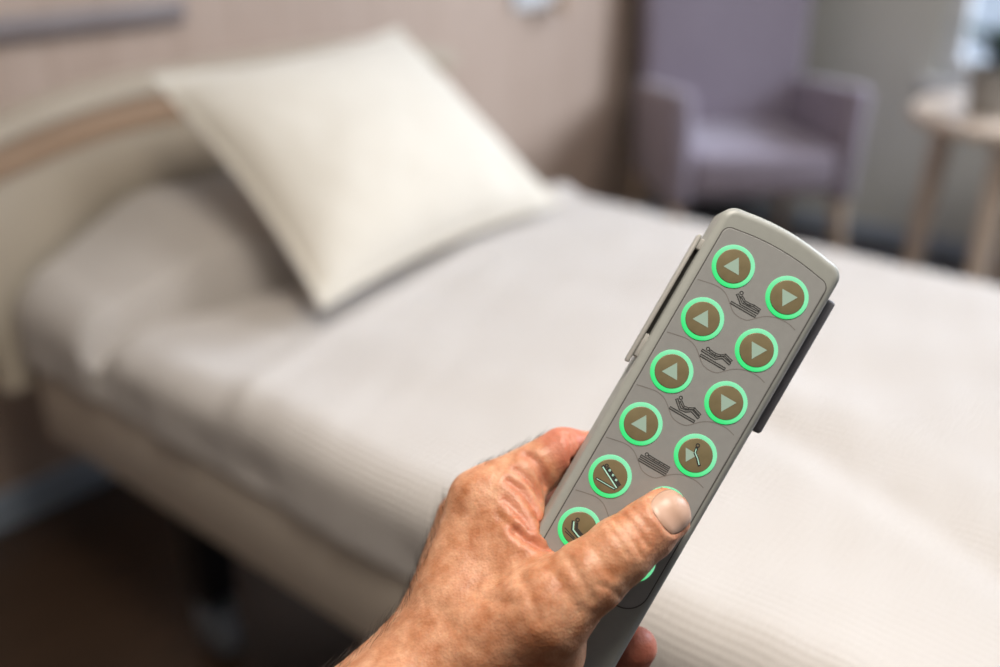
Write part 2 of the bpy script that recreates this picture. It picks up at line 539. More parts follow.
# bedspread: a grid over the mattress, hanging down both long sides
def spread():
    r, ztop, zhem = .056, .600, .477
    path = []
    for i in range(10): path.append((BT0, zhem + (ztop - r - zhem) * i / 9, 'n', i / 9))
    for i in range(1, 9):
        a = math.pi / 2 * i / 8
        path.append((BT0 + r - r * math.cos(a), ztop - r + r * math.sin(a), 'n', 1))
    nt_ = 110
    for i in range(1, nt_): path.append((BT0 + r + (BT1 - BT0 - 2 * r) * i / nt_, ztop, 't', 1))
    for i in range(0, 9):
        a = math.pi / 2 * (1 - i / 8)
        path.append((BT1 - r + r * math.cos(a), ztop - r + r * math.sin(a), 'f', 1))
    for i in range(1, 10): path.append((BT1, ztop - r - (ztop - r - zhem) * i / 9, 'f', 1 - i / 9))
    ns = 420
    S = np.linspace(BY0, BY1, ns)
    V = np.zeros((ns, len(path), 3))
    from mathutils import noise as mn
    for j, (t, z, side, u) in enumerate(path):
        for i, s in enumerate(S):
            x, y, zz = t, s, z
            topw = ssm(z, .515, .6)
            # pillow under the spread at the head end
            s0 = 1.215 - .17 * (t - .58)
            across = ssm(t, .56, .82) * (1 - ssm(t, 1.27, 1.54))
            md = (.58 * ssm(s, s0, s0 + .045) + .42 * ssm(s, s0 + .02, s0 + .20)) * (.20 + .80 * across)
            zz += topw * .112 * md
            zz -= topw * .048 * math.exp(-((s - s0 + .002) / .018) ** 2) * (1 - ssm(t, .95, 1.15))
            # turned-back edge of the upper layer
            f0 = .915 + .20 * (t - .58)
            zz += topw * (-.004 - .012 * ssm(s, f0 - .012, f0 + .016) + .006 * math.exp(-((s - f0 + .022) / .022) ** 2))
            # broad soft creases
            q = mn.noise(Vector((t * 3.1, s * 2.3, 1.7)))
            q2 = mn.noise(Vector((t * 9 + s * 5, s * 4.0 - t * 2, 4.1)))
            q3 = mn.noise(Vector((t * 4 + s * 9, s * 22 - t * 9, 9.3)))
            zz += topw * (.007 * q + .005 * q2 + .0022 * q3)
            zz -= topw * .007 * math.exp(-((t - .86 - .32 * (s - .2) - .03 * q) / .03) ** 2) * ssm(s, -.2, .1) * (1 - ssm(s, .35, .6))
            zz += topw * .007 * math.exp(-((t - .95 - .28 * (s - .2) - .03 * q) / .05) ** 2) * ssm(s, -.2, .1) * (1 - ssm(s, .4, .7))
            if side in 'nf':
                sg = -1 if side == 'n' else 1
                h = 1 - u
                fold = .008 * mn.noise(Vector((s * 11, 0, 2.2 + sg))) + .004 * mn.noise(Vector((s * 22, zz * 3, 7 + sg)))
                x += sg * fold * (.35 + .8 * h)
                if side == 'n':
                    x -= .009 * math.exp(-((s - 1.222) / .014) ** 2) * (.3 + .7 * h)
                    x += .014 * math.exp(-((s - 1.185) / .020) ** 2) * u
                    x -= .006 * ssm(s, 1.21, 1.24)
                x = min(x, t + .012 * u) if side == 'n' else max(x, t - .006 * u)
            V[i, j] = (x - 1.06, y - .45, zz - .6)
    nj = len(path)
    vs = V.reshape(-1, 3)
    fs = [(i * nj + j, i * nj + j + 1, (i + 1) * nj + j + 1, (i + 1) * nj + j) for i in range(ns - 1) for j in range(nj - 1)]
    o = link_pydata('bedspread', vs, fs, M_spread)
    run = [0.]
    for p0, p1 in zip(path[:-1], path[1:]): run.append(run[-1] + math.hypot(p1[0] - p0[0], p1[1] - p0[1]))
    uv = np.stack([np.tile(run, ns), np.repeat(S, nj)], 1)
    set_uv(o.data, uv)
    o.location = (1.06, .45, .6)
    md = o.modifiers.new('thickness', 'SOLIDIFY')
    md.thickness, md.offset = .004, -1
    return o


tag(spread(), 'pale grey waffle bedspread covering the care bed and hanging over its side', 'bedspread')


# cream pillow leaning on the covered mound
def pillow():
    c00 = np.array((.784, .962, .622)); c10 = np.array((1.385, 1.00, .615))
    c01 = np.array((.785, 1.30, .888)); c11 = np.array((1.325, 1.335, .898))
    ctr = (c00 + c10 + c01 + c11) / 4
    U = (c10 - c00 + c11 - c01); Vv = (c01 - c00 + c11 - c10)
    n = np.cross(U, Vv); n /= np.linalg.norm(n)
    if n[2] < 0: n = -n
    N_ = 56
    vs, fs = [], []

    def pt(a, b, side):
        u, v = math.sin(a * math.pi / 2), math.sin(b * math.pi / 2)
        # pinched edges
        pu = u * (1 - .075 * (1 - v * v)); pv = v * (1 - .085 * (1 - u * u))
        s, t = (pu + 1) / 2, (pv + 1) / 2
        p = c00 * (1 - s) * (1 - t) + c10 * s * (1 - t) + c01 * (1 - s) * t + c11 * s * t
        uu, vv = u / .98, v / .98
        prof = (max(0, 1 - abs(uu) ** 2.4) * max(0, 1 - abs(vv) ** 2.4)) ** .55
        prof = max(prof, .03)
        th = (.085 if side > 0 else .055) * prof
        from mathutils import noise as mn
        th += .006 * prof * mn.noise(Vector((u * 2, v * 2, side))) + .003 * prof ** .5 * mn.noise(Vector((u * 6, v * 6, 3 + side)))
        th -= .022 * prof * math.exp(-((u - .62) / .16) ** 2 - ((v + .72) / .2) ** 2) if side > 0 else 0
        return p + n * side * th - ctr
    for side in (1, -1):
        base = len(vs)
        for i in range(N_ + 1):
            for j in range(N_ + 1):
                vs.append(pt(-1 + 2 * i / N_, -1 + 2 * j / N_, side))
        for i in range(N_):
            for j in range(N_):
                q = (base + i * (N_ + 1) + j, base + (i + 1) * (N_ + 1) + j, base + (i + 1) * (N_ + 1) + j + 1, base + i * (N_ + 1) + j + 1)
                fs.append(q if side > 0 else q[::-1])
    o = link_pydata('pillow', vs, fs, M_pillow)
    k1 = np.tile(np.repeat(np.linspace(0, .6, N_ + 1), N_ + 1), 2); k2 = np.tile(np.tile(np.linspace(0, .45, N_ + 1), N_ + 1), 2)
    set_uv(o.data, np.stack([k1, k2], 1))
    o.location = ctr
    bmx = bmesh.new(); bmx.from_mesh(o.data)
    bmesh.ops.remove_doubles(bmx, verts=bmx.verts, dist=1e-5)
    bmx.to_mesh(o.data); bmx.free()
    # sewn seam along the rim
    pts = []
    for k in range(4):
        for i in range(40):
            a = -1 + 2 * i / 40
            a, b = [(a, -1), (1, a), (-a, 1), (-1, -a)][k]
            pts.append(pt(a, b, 1))
    bm = bmesh.new()
    rings = []
    m = len(pts)
    for i in range(m):
        d = Vector(pts[(i + 1) % m] - pts[i - 1]).normalized()
        a = Vector(n); b = d.cross(a).normalized()
        rings.append([bm.verts.new(Vector(pts[i]) + (a * math.cos(q) + b * math.sin(q)) * .004) for q in [2 * math.pi * k / 6 for k in range(6)]])
    for i in range(m):
        A, B = rings[i], rings[(i + 1) % m]
        for k in range(6): bm.faces.new((A[k], A[(k + 1) % 6], B[(k + 1) % 6], B[k]))
    link_bm('seam', bm, M_pillow, o)
    return o


tag(pillow(), 'plump cream pillow propped up at the head of the bed', 'pillow')


# ------------------------------------------------------------------ armchair
def armchair():
    front = math.atan2(-.737, -.676)
    root = empty('armchair', (2.775, 1.325, 0), front - math.pi / 2)   # local +Y = the way it faces
    tag(root, 'mauve upholstered high-backed armchair with light wooden legs in the corner', 'armchair')
    bm = bmesh.new(); add_box(bm, (-.225, -.20, .30), (.225, .235, .44), .035, 4)
    link_bm('seat', bm, M_mauve, root)
    bm = bmesh.new()
    M = Matrix.Translation((0, -.155, .30)) @ Matrix.Rotation(math.radians(7), 4, 'X')
    vs = add_box(bm, (-.262, -.08, 0), (.262, .0, .86), .035, 4)
    for v in vs:
        k = v.co.z / .86
        v.co.x *= 1 + .08 * k
        v.co.y += .05 * (v.co.x / .275) ** 2 * k
        v.co = M @ v.co
    link_bm('backrest', bm, M_mauve, root)
    for sx in (-1, 1):
        bm = bmesh.new()
        vs = add_box(bm, (-.030, -.215, .28), (.030, .235, .63), .022, 4)
        for v in vs:
            k = (v.co.z - .28) / .35
            f_ = (v.co.y + .215) / .45
            v.co.z -= (.055 * (1 - f_) + .012 * f_) * k
            v.co.x += sx * (.25 + .012 * k)
        link_bm('arm', bm, M_mauve, root)
        for sy in (-1, 1):
            bm = bmesh.new()
            add_taper(bm, (sx * .252, .19 * sy, .30), (sx * .275, .225 * sy, 0), .026, .016)
            link_bm('leg', bm, M_chair_wood, root)
    return root


armchair()


# ------------------------------------------------------------------ side table and plant
tb = empty('side_table', (2.735, .535, 0))
tag(tb, 'small round pale wooden side table beside the mauve armchair', 'side table')
bm = bmesh.new()
add_lathe(bm, [(0, .585), (.245, .585), (.272, .592), (.277, .602), (.277, .612), (.27, .62), (0, .62)], 48)
link_bm('tabletop', bm, M_table, tb)
for k in range(4):
    a = math.radians(92) + k * math.pi / 2
    bm = bmesh.new()
    add_taper(bm, (.185 * math.cos(a), .185 * math.sin(a), .586), (.215 * math.cos(a), .215 * math.sin(a), 0), .028, .024)
    link_bm('leg', bm, M_table, tb)

pl = empty('potted_plant', (2.66, .60, .62))
tag(pl, 'dark green leafy plant in a grey stoneware pot on the side table', 'potted plant')
bm = bmesh.new()
add_lathe(bm, [(0, .0), (.052, .0), (.060, .006), (.070, .10), (.072, .115), (.066, .116), (.064, .10), (0, .098)], 36)
link_bm('pot', bm, M_pot, pl)
bm = bmesh.new(); add_lathe(bm, [(0, .0985), (.063, .0985), (.05, .104), (0, .107)], 24)
link_bm('soil', bm, M_soil, pl)
for k in range(16):
    a = k * 2.39996
    tilt = .22 + .5 * (k / 16)
    L = .13 + .06 * random.random()
    wd = .016 + .006 * random.random()
    bm = bmesh.new()
    rows = []
    n = 9
    for i in range(n + 1):
        u = i / n
        ang = tilt + u * u * .7
        rr = L * u * math.sin(ang * .9)
        zz = .10 + L * u * math.cos(ang * .8)
        ww = wd * math.sin(math.pi * min(1, .12 + .88 * u)) ** .8 if u < 1 else 0.0005
        c_ = Vector((rr * math.cos(a), rr * math.sin(a), zz))
        sd = Vector((-math.sin(a), math.cos(a), 0))
        up = Vector((-math.cos(a) * .2, -math.sin(a) * .2, .5))
        rows.append([bm.verts.new(c_ + sd * ww + up * ww * .4), bm.verts.new(c_), bm.verts.new(c_ - sd * ww + up * ww * .4)])
    for A, B in zip(rows[:-1], rows[1:]):
        for q in range(2): bm.faces.new((A[q], A[q + 1], B[q + 1], B[q]))
    lo = link_bm('leaf', bm, M_leaf, pl)
    s_ = lo.modifiers.new('thickness', 'SOLIDIFY'); s_.thickness = .0012


# ------------------------------------------------------------------ the remote
D = .36                       # metres from the lens to the remote's face, along the axis
F = 1000 * 35.0 / 36.0
K = D / F                     # metres on the remote per pixel of the photograph


def cam_pt(px, py, z=0.):     # design helper: a point z metres in front of the remote's face, in camera space
    d = D - z
    return Vector(((px - 500) * d / F, (333.5 - py) * d / F, -d))


ax_x, ax_y = Vector((.865, -.502, 0)), Vector((.502, .865, 0))     # the remote's own axes, in camera space
ang_r = math.atan2(ax_x.y, ax_x.x)
REM_C = Matrix.Translation(cam_pt(760, 282)) @ Matrix.Rotation(ang_r, 4, 'Z')   # camera space
remote = empty('bed_remote')
remote.matrix_world = CAM_M @ REM_C
tag(remote, 'grey bed remote with two columns of green lit round buttons held in the hand', 'remote control')


def outline(xl, xr, ytop, bulge, ybot, rt, rb, n=10, bulge_b=0.):
    """rounded outline with a gently arched top; px units"""
    pts = []

    def arc(cx, cy, r, a0, a1):
        for i in range(n + 1):
            a = a0 + (a1 - a0) * i / n
            pts.append((cx + r * math.cos(a), cy + r * math.sin(a)))
    arc(xr - rt, ytop - bulge - rt, rt, 0, math.radians(80))
    m = 14
    x0, x1 = xr - rt + rt * math.cos(math.radians(80)), xl + rt - rt * math.cos(math.radians(80))
    for i in range(1, m):
        x = x0 + (x1 - x0) * i / m
        q = (x - (xl + xr) / 2) / ((xr - xl) / 2 - rt)
        e = rt * (1 - math.sin(math.radians(80)))
        pts.append((x, ytop - bulge * q * q - e * q ** 4))
    arc(xl + rt, ytop - bulge - rt, rt, math.radians(100), math.pi)
    arc(xl + rb, ybot + rb, rb, math.pi, 1.5 * math.pi)
    arc(xr - rb, ybot + rb, rb, 1.5 * math.pi, 2 * math.pi)
    return [(x * K, y * K) for x, y in pts]


# housing: stacked outline rings give the rounded rim
def inset(pts, d):
    n = len(pts)
    out = []
    for i in range(n):
        a, b, c = Vector(pts[i - 1]), Vector(pts[i]), Vector(pts[(i + 1) % n])
        e = (c - a)
        if e.length < 1e-9: e = Vector((1, 0))
        e.normalize()
        out.append((b.x - e.y * d, b.y + e.x * d))
    return out


def add_rings(bm, rings, cap_first=True, cap_last=True, mi=0):
    vr = [[bm.verts.new((x, y, z)) for x, y in pts] for pts, z in rings]
    n = len(vr[0])
    for a, b in zip(vr[:-1], vr[1:]):
        for i in range(n):
            f_ = bm.faces.new((a[i], a[(i + 1) % n], b[(i + 1) % n], b[i])); f_.material_index = mi
    if cap_first: bm.faces.new(list(reversed(vr[0])))
    if cap_last: bm.faces.new(vr[-1])


OUT = outline(-67, 70, 60, 5, -500, 17, 24)
PAN = outline(-57.5, 60.5, 37.5, 5, -351, 9, 22)
TH = .022
bm = bmesh.new()
rg = []
for k in range(7):            # back edge
    a = math.pi / 2 * k / 6
    rg.append((inset(OUT, .006 * (1 - math.sin(a))), -TH + .006 * (1 - math.cos(a))))
for k in range(9):            # front edge
    a = math.pi / 2 * k / 8
    rg.append((inset(OUT, .0032 * (1 - math.cos(a))), -.0032 + .0032 * math.sin(a)))
add_rings(bm, rg)
housing = link_bm('housing', bm, M_shell, remote, angle=math.radians(60))
# recessed groove around the panel and the panel itself
bm = bmesh.new()
add_rings(bm, [(inset(PAN, -.00048), -.0002), (inset(PAN, -.00048), .00008)])
link_bm('panel_groove', bm, M_groove, remote, smooth=False)
bm = bmesh.new()
add_rings(bm, [(PAN, -.0003), (PAN, .00013), (inset(PAN, .0002), .00020)])
panel = link_bm('button_panel', bm, M_panel, remote, smooth=False)
ZP = .00020

# S-shaped printed divider lines, one mesh of strokes
div = [(-55, -29), (-44, -26.5), (-34, -25), (-26, -26.5), (-20, -30), (-14, -35), (-8, -39.5), (0, -41), (8, -39.5), (14, -34), (20, -28.5), (28, -24), (37, -22), (46, -22), (54, -24)]


def spline(pts, n=6):
    out = []
    for i in range(len(pts) - 1):
        p0, p1, p2, p3 = pts[max(i - 1, 0)], pts[i], pts[i + 1], pts[min(i + 2, len(pts) - 1)]
        for k in range(n):
            t = k / n
            out.append(tuple(.5 * (2 * p1[q] + (p2[q] - p0[q]) * t + (2 * p0[q] - 5 * p1[q] + 4 * p2[q] - p3[q]) * t * t +
                                   (3 * p1[q] - p0[q] - 3 * p2[q] + p3[q]) * t ** 3) for q in range(2)))
    out.append(tuple(pts[-1]))
    return out


ROW = -60.8
bm = bmesh.new()
for k in range(5):
    add_ribbon(bm, [(x * K, (y + ROW * k) * K) for x, y in spline(div, 4)], 1.0 * K, ZP + .00003)
link_bm('printed_divider', bm, M_line, panel, smooth=False)


# pictograms between the columns
def stroke(bm, pts, wd, z, mi):
    add_ribbon(bm, [(x * K, y * K) for x, y in pts], wd * K, z, mi)


def circ(bm, x, y, r, wd, z, mi):
    add_ribbon(bm, [((x + r * math.cos(2 * math.pi * i / 14)) * K, (y + r * math.sin(2 * math.pi * i / 14)) * K) for i in range(14)], wd * K, z, mi, True)


def bar(bm, pts, z, wd=3.4, inner=1.2):
    stroke(bm, pts, wd, z, 0)
    stroke(bm, pts, inner, z + .00002, 1)


PIC = [
    dict(base=[(-14, -5), (13, -5)], mat=[(-12.5, 5), (-5, -1), (14, -.5)], head=(-10, 8.5), body=[(-8, 5.5), (-3, 2.5), (3, 2.6), (7, 3.4), (14, 2.8)]),
    dict(base=[(-14, -5), (13, -5)], mat=[(-15, 0), (0, -.5), (6, 4), (15, 2)], head=(-11, 4.2), body=[(-8, 3.6), (-2, 3), (3, 4.2), (7, 7.4), (15, 5.3)]),
    dict(base=[(-14, -5), (13, -5)], mat=[(-12.5, 5.5), (-5, -1), (1, 0), (6, 3.2), (15, .5)], head=(-10, 9), body=[(-8, 6), (-3, 2.6), (2, 3.3), (7, 6.3), (15, 3.8)]),
    dict(base=[(-15, -4.6), (15, -4.6)], mat=[(-15, -.5), (15, -.5)], head=(-11, 3.8), body=[(-8, 3.4), (-2, 3.2), (4, 3.2), (9, 3.2), (15, 3.2)]),
]
for k, pc in enumerate(PIC):
    bm = bmesh.new()
    z = .00003
    for key in ('base', 'mat'): bar(bm, pc[key], z)
    circ(bm, pc['head'][0], pc['head'][1], 1.6, 1.0, z, 0)
    b_ = pc['body']
    bar(bm, b_, z, 3.0, 1.0)
    for q in b_[1:-1]:
        stroke(bm, [(q[0] - .3, q[1] - 1.3), (q[0] + .3, q[1] + 1.3)], .8, z + .00004, 0)
    o = link_bm('bed_pictogram', bm, [M_ink, M_inkfill], panel, smooth=False)
    o.location = (-.5 * K, (-27.3 + ROW * k) * K, ZP)
    o['label'] = ['printed pictogram of a bed with raised back', 'printed pictogram of a bed with raised knees',
                  'printed pictogram of a bed with back and knees raised', 'printed pictogram of a flat bed'][k]


# buttons
def disc(bm, r, z, n=40, mi=0):
    vs = [bm.verts.new((r * math.cos(2 * math.pi * i / n), r * math.sin(2 * math.pi * i / n), z)) for i in range(n)]
    f_ = bm.faces.new(vs); f_.material_index = mi


def make_button(x, y, icon, label):
    bm = bmesh.new()
    r = 17.3 * K
    n = 40
    prof = [(r, -.0001), (r, .00035), (r - .00015, .00050), (r - .0005, .00056)]
    rings = [([(a * math.cos(2 * math.pi * i / n), a * math.sin(2 * math.pi * i / n)) for i in range(n)], z) for a, z in prof]
    add_rings(bm, rings, cap_first=False)
    zt = .00060
    if 'up' in icon or 'down' in icon:
        a0 = math.pi / 2 if 'up' in icon else -math.pi / 2
        R_ = (8.2 if 'sit' in icon else 10.2) * K
        ox, oy = (-5.5 * K, -2.2 * K) if 'sit' in icon else (0, 0)
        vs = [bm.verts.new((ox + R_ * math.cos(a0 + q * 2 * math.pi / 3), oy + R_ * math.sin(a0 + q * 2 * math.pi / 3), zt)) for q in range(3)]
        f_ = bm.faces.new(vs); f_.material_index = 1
    if 'sit' in icon:
        stroke(bm, [(-3, 7.2), (-2.4, 4.5), (-1.9, 1.7), (3.4, -1.9), (5, -4), (8, -6.7)], 3.0, zt + .00002, 2)
        stroke(bm, [(-2.8, 6), (-2, 2.2), (3.2, -1.6), (7.4, -6)], .9, zt + .00004, 3)
        circ(bm, -3.2, 9.8, 1.7, 1.1, zt + .00002, 2)
    if 'tilt' in icon:
        stroke(bm, [(-11, -8.7), (10, -8.7)], 2.6, zt, 2)
        stroke(bm, [(-10.5, -8.7), (9.5, -8.7)], .7, zt + .00003, 3)
        stroke(bm, [(-11.5, 5.3), (11.2, -6.2)], 3.2, zt + .00002, 2)
        stroke(bm, [(-11, 4.5), (10.8, -6.6)], 1.3, zt + .00005, 3)
        stroke(bm, [(-5.6, 6.0), (12.2, -2.8)], 3.2, zt + .00001, 2)
        for q in range(3): circ(bm, -3.6 + q * 5.2, 5.1 - q * 2.6, .8, .8, zt + .00005, 3)
        circ(bm, -8.6, 7.6, 1.5, 1.1, zt + .00003, 2)
    if 'chair' in icon:
        stroke(bm, [(-9, 3.4), (-6, -3.8), (2.5, -6.9), (10.2, -7.4)], 3.6, zt, 2)
        stroke(bm, [(-8.4, 3.4), (-5.2, -3.6), (2.5, -6.7), (10, -7.4)], 1.4, zt + .00004, 3)
        stroke(bm, [(-5.2, 3.6), (-2.8, -1.3), (3.6, -3.6), (7.5, -4.6)], 3.2, zt + .00002, 2)
        circ(bm, -6.2, 7.0, 1.7, 1.3, zt + .00002, 2)
        for q in range(2): stroke(bm, [(-13 + q * 2, -6.3 - q * 3), (0 + q * 4, -10.2 - q * 2.2)], 1.1, zt, 2)
    o = link_bm('button', bm, [M_key, M_arrow, M_ink, M_mint], remote, angle=math.radians(30))
    o.location = (x * K, y * K, ZP)
    o['label'] = label
    bm = bmesh.new()
    ri, ro = 17.35 * K, 21.8 * K
    prof = [(ri, -.0001), (ri, .00022), (ri + .0002, .00030), (ro - .0004, .00030), (ro - .0001, .00022), (ro, -.0001)]
    rings = [([(a * math.cos(2 * math.pi * i / n), a * math.sin(2 * math.pi * i / n)) for i in range(n)], z) for a, z in prof]
    add_rings(bm, rings, False, False)
    link_bm('light_ring', bm, M_ring, o)
    return o


for k in range(6):
    ic = ['up', 'up', 'up', 'up', 'tilt', 'chair'][k]
    make_button(-31 - .3 * k, ROW * k, ic, {'up': 'olive key with up arrow in a green lit ring', 'tilt': 'olive key with tilted bed sign in a green lit ring',
                                   'chair': 'olive key with seated bed sign in a green lit ring'}[ic])
    ic = ['down', 'down', 'down', 'down sit', 'plain', 'plain'][k]
    make_button(31, ROW * k, ic, {'down': 'olive key with down arrow in a green lit ring', 'down sit': 'olive key with seated figure over a down arrow',
                                  'plain': 'olive key in a green lit ring half hidden by the thumb'}[ic])

# hanging clip: a bracket behind the housing with a flange on each side
bm = bmesh.new()
add_box(bm, (-64 * K, -128 * K, -.0262), (70 * K, 12 * K, -.0222), .001)
add_box(bm, (-75.6 * K, -135 * K, -.0095), (-71.6 * K, 13.5 * K, -.0040), .0005)
add_box(bm, (-72.5 * K, -1 * K, -.010), (-66 * K, 11 * K, -.0045), .0005)
add_box(bm, (-72.5 * K, -126 * K, -.010), (-66 * K, -100 * K, -.0045), .0005)
link_bm('hanging_clip', bm, M_clip, remote)
bm = bmesh.new(); add_box(bm, (-72.5 * K, -101 * K, -.0092), (-65 * K, 0 * K, -.0072), .0002)  # dark strip placed to paint the shade inside the clip slot
link_bm('clip_slot_shade', bm, M_groove, remote)['label'] = 'dark strip painting the shade in the slot behind the left clip'
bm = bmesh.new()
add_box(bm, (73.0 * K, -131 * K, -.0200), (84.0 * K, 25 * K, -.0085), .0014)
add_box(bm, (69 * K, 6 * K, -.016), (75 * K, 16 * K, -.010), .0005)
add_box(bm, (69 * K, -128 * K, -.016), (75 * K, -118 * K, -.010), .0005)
link_bm('clip_flange_shaded', bm, M_clip_shade, remote)['label'] = 'right clip flange with its shade painted in as dark grey'

# ------------------------------------------------------------------ the hand (distance field in camera space, millimetres -> mesh)
SC = 1000.0


def H(px, py, z):
    v = cam_pt(px, py, z / SC)
    return np.array((v.x, v.y, v.z)) * SC


REM_I = np.array((REM_C.inverted()).to_3x3())
REM_T = np.array(REM_C.to_translation()) * SC


def capsule(p, a, b, ra, rb):
    ba = b - a
    h = np.clip(((p - a) @ ba) / (ba @ ba), 0, 1).astype(np.float32)
    q = p - a - h[..., None] * ba.astype(np.float32)
    return np.sqrt((q * q).sum(-1)) - (ra + (rb - ra) * h)


def smin(a, b, k):
    h = np.clip(.5 + .5 * (b - a) / k, 0, 1)
    return b + (a - b) * h - k * h * (1 - h)


PALM = [
    # a, b, ra, rb
    (H(420, 698, -14), H(305, 828, 26), 29.5, 36),        # wrist to forearm
    (H(432, 672, -4), H(340, 800, 34), 21, 24),           # radius side of the forearm
    (H(440, 662, -8), H(484, 503, -24), 20, 13.0),        # metacarpals
    (H(432, 665, -22), H(468, 522, -41), 19, 13.0),
    (H(428, 675, -36), H(458, 562, -56), 18, 12.5),
    (H(428, 692, -46), H(446, 606, -68), 16, 11.5),
    (H(460, 655, 0), H(545, 612, 14), 20, 15.0),          # thumb metacarpal
    (H(470, 600, -8), H(498, 535, -18), 17, 12.5),        # muscle between thumb and index
    (H(523, 503, -17), H(533, 556, -2), 7.4, 7.5),        # web of the thumb
    (H(504, 500, -19), H(516, 570, -4), 9.5, 10.5),
    (H(470, 690, -8), H(552, 652, 7), 22, 12),            # ball of the thumb
]
FING = [
    [(482, 502, -23, 12.6), (563, 452.5, -27, 9.8), (604, 460, -33, 10.2), (648, 492, -33.5, 9.2), (672, 518, -32, 8.0)],
    [(473, 522, -41, 12.3), (556, 510, -50, 11), (612, 568, -42, 9.5), (634, 592, -33, 8.2)],
    [(458, 562, -56, 12), (535, 648, -58, 10.5), (610, 684, -37, 9.0), (637, 647, -18, 7.9)],
    [(446, 606, -68, 11), (505, 705, -62, 9), (568, 742, -42, 7.8), (592, 722, -29, 6.8)],
]
THUMB = [(545, 612, 14, 15.2), (588, 577, 15.5, 13.2), (620, 551, 14.0, 12.0), (646, 530, 11.3, 10.6), (664, 515, 8.5, 9.6)]


def hand_sdf(p):
    d = None
    for a, b, ra, rb in PALM:
        c = capsule(p, a, b, ra, rb)
        d = c if d is None else smin(d, c, 9.0)
    out = d
    for ch in FING:
        f_ = None
        for q0, q1 in zip(ch[:-1], ch[1:]):
            c = capsule(p, H(*q0[:3]), H(*q1[:3]), q0[3], q1[3])
            f_ = c if f_ is None else smin(f_, c, 2.0)
        out = np.minimum(out, smin(d, f_, 6.0))
    f_ = None
    for q0, q1 in zip(THUMB[:-1], THUMB[1:]):
        c = capsule(p, H(*q0[:3]), H(*q1[:3]), q0[3], q1[3])
        f_ = c if f_ is None else smin(f_, c, 2.0)
    out = smin(out, smin(d, f_, 7.0), 1.0)
    # the flesh gives way where it presses on the remote
    q = (p - REM_T.astype(np.float32)) @ REM_I.T.astype(np.float32)
    lo = np.array((-67 * K * SC, -500 * K * SC, -22.0)); hi = np.array((70 * K * SC, 60 * K * SC, .75))
    c = ((lo + hi) / 2).astype(np.float32); e = ((hi - lo) / 2 - 3).astype(np.float32)
    g = np.abs(q - c) - e
    box = np.sqrt((np.maximum(g, 0) ** 2).sum(-1)) + np.minimum(g.max(-1), 0) - 3.0
    return -smin(-out, box, 1.2)


def mesh_sdf(sdf, lo, hi, h):
    lo = np.array(lo, float)
    n = np.ceil((np.array(hi) - lo) / h).astype(int) + 1
    axs = [np.float32(lo[i]) + np.arange(n[i], dtype=np.float32) * np.float32(h) for i in range(3)]
    val = np.empty(n, np.float32)
    step = 12
    for i in range(0, n[0], step):
        g = np.stack(np.meshgrid(axs[0][i:i + step], axs[1], axs[2], indexing='ij'), -1)
        val[i:i + step] = sdf(g)
    s = val < 0
    nx, ny, nz = n - 1
    acc = np.zeros((nx, ny, nz, 3), np.float32)
    cnt = np.zeros((nx, ny, nz), np.float32)
    corners = [(a, b, c) for a in (0, 1) for b in (0, 1) for c in (0, 1)]
    sub = lambda A, o_: A[o_[0]:o_[0] + nx, o_[1]:o_[1] + ny, o_[2]:o_[2] + nz]
    for c0 in corners:
        for axi in range(3):
            if c0[axi]: continue
            c1 = list(c0); c1[axi] = 1
            v0, v1 = sub(val, c0), sub(val, c1)
            m = (v0 < 0) != (v1 < 0)
            t = np.where(m, v0 / np.where(m, v0 - v1, 1), 0)
            for q in range(3):
                acc[..., q] += np.where(m, (t if q == axi else c0[q]), 0)
            cnt += m
    act = cnt > 0
    idx = -np.ones((nx, ny, nz), np.int64)
    idx[act] = np.arange(act.sum())
    ijk = np.argwhere(act)
    V = (ijk + acc[act] / cnt[act][:, None]) * h + lo
    faces = []
    for axi in range(3):
        s0 = np.take(s, np.arange(n[axi] - 1), axi); s1 = np.take(s, np.arange(1, n[axi]), axi)
        e = np.argwhere(s0 != s1)
        o1, o2 = [(1, 2), (2, 0), (0, 1)][axi]
        ok = (e[:, o1] > 0) & (e[:, o2] > 0) & (e[:, o1] < n[o1] - 1) & (e[:, o2] < n[o2] - 1)
        e = e[ok]
        inside = s0[tuple(e.T)]
        q = []
        for d1, d2 in ((-1, -1), (0, -1), (0, 0), (-1, 0)):
            k = e.copy(); k[:, o1] += d1; k[:, o2] += d2
            q.append(idx[tuple(k.T)])
        q = np.stack(q, 1)
        q[~inside] = q[~inside][:, ::-1]
        faces.append(q)
    return V, np.concatenate(faces)


def grad(sdf, p, e=.4):
    g = np.zeros_like(p)
    for i in range(3):
        d = np.zeros(3); d[i] = e
        g[:, i] = sdf((p + d).astype(np.float32)) - sdf((p - d).astype(np.float32))
    return g / np.maximum(np.linalg.norm(g, axis=1, keepdims=True), 1e-9)


lo_ = (-105, -190, -445); hi_ = (78, -22, -300)
HV, HF = mesh_sdf(hand_sdf, lo_, hi_, .95)
for _ in range(2):
    g_ = grad(hand_sdf, HV)
    HV = HV - g_ * hand_sdf(HV.astype(np.float32))[:, None] * .9


def on_hand(px, py):
    """surface point of the hand seen along this direction from the lens"""
    d = np.array(((px - 500) / F, (333.5 - py) / F, -1.0)); d /= np.linalg.norm(d)
    t = 290.0
    for _ in range(80):
        v = float(hand_sdf((d * t)[None].astype(np.float32))[0])
        if abs(v) < .02: break
        t += v * .8
        if t > 460: return None
    return d * t


def poly3(pts, n=5):
    out = []
    for p in spline(pts, n):
        q = on_hand(*p)
        if q is not None and np.linalg.norm(q) < 460: out.append(q)
    return np.array(out)


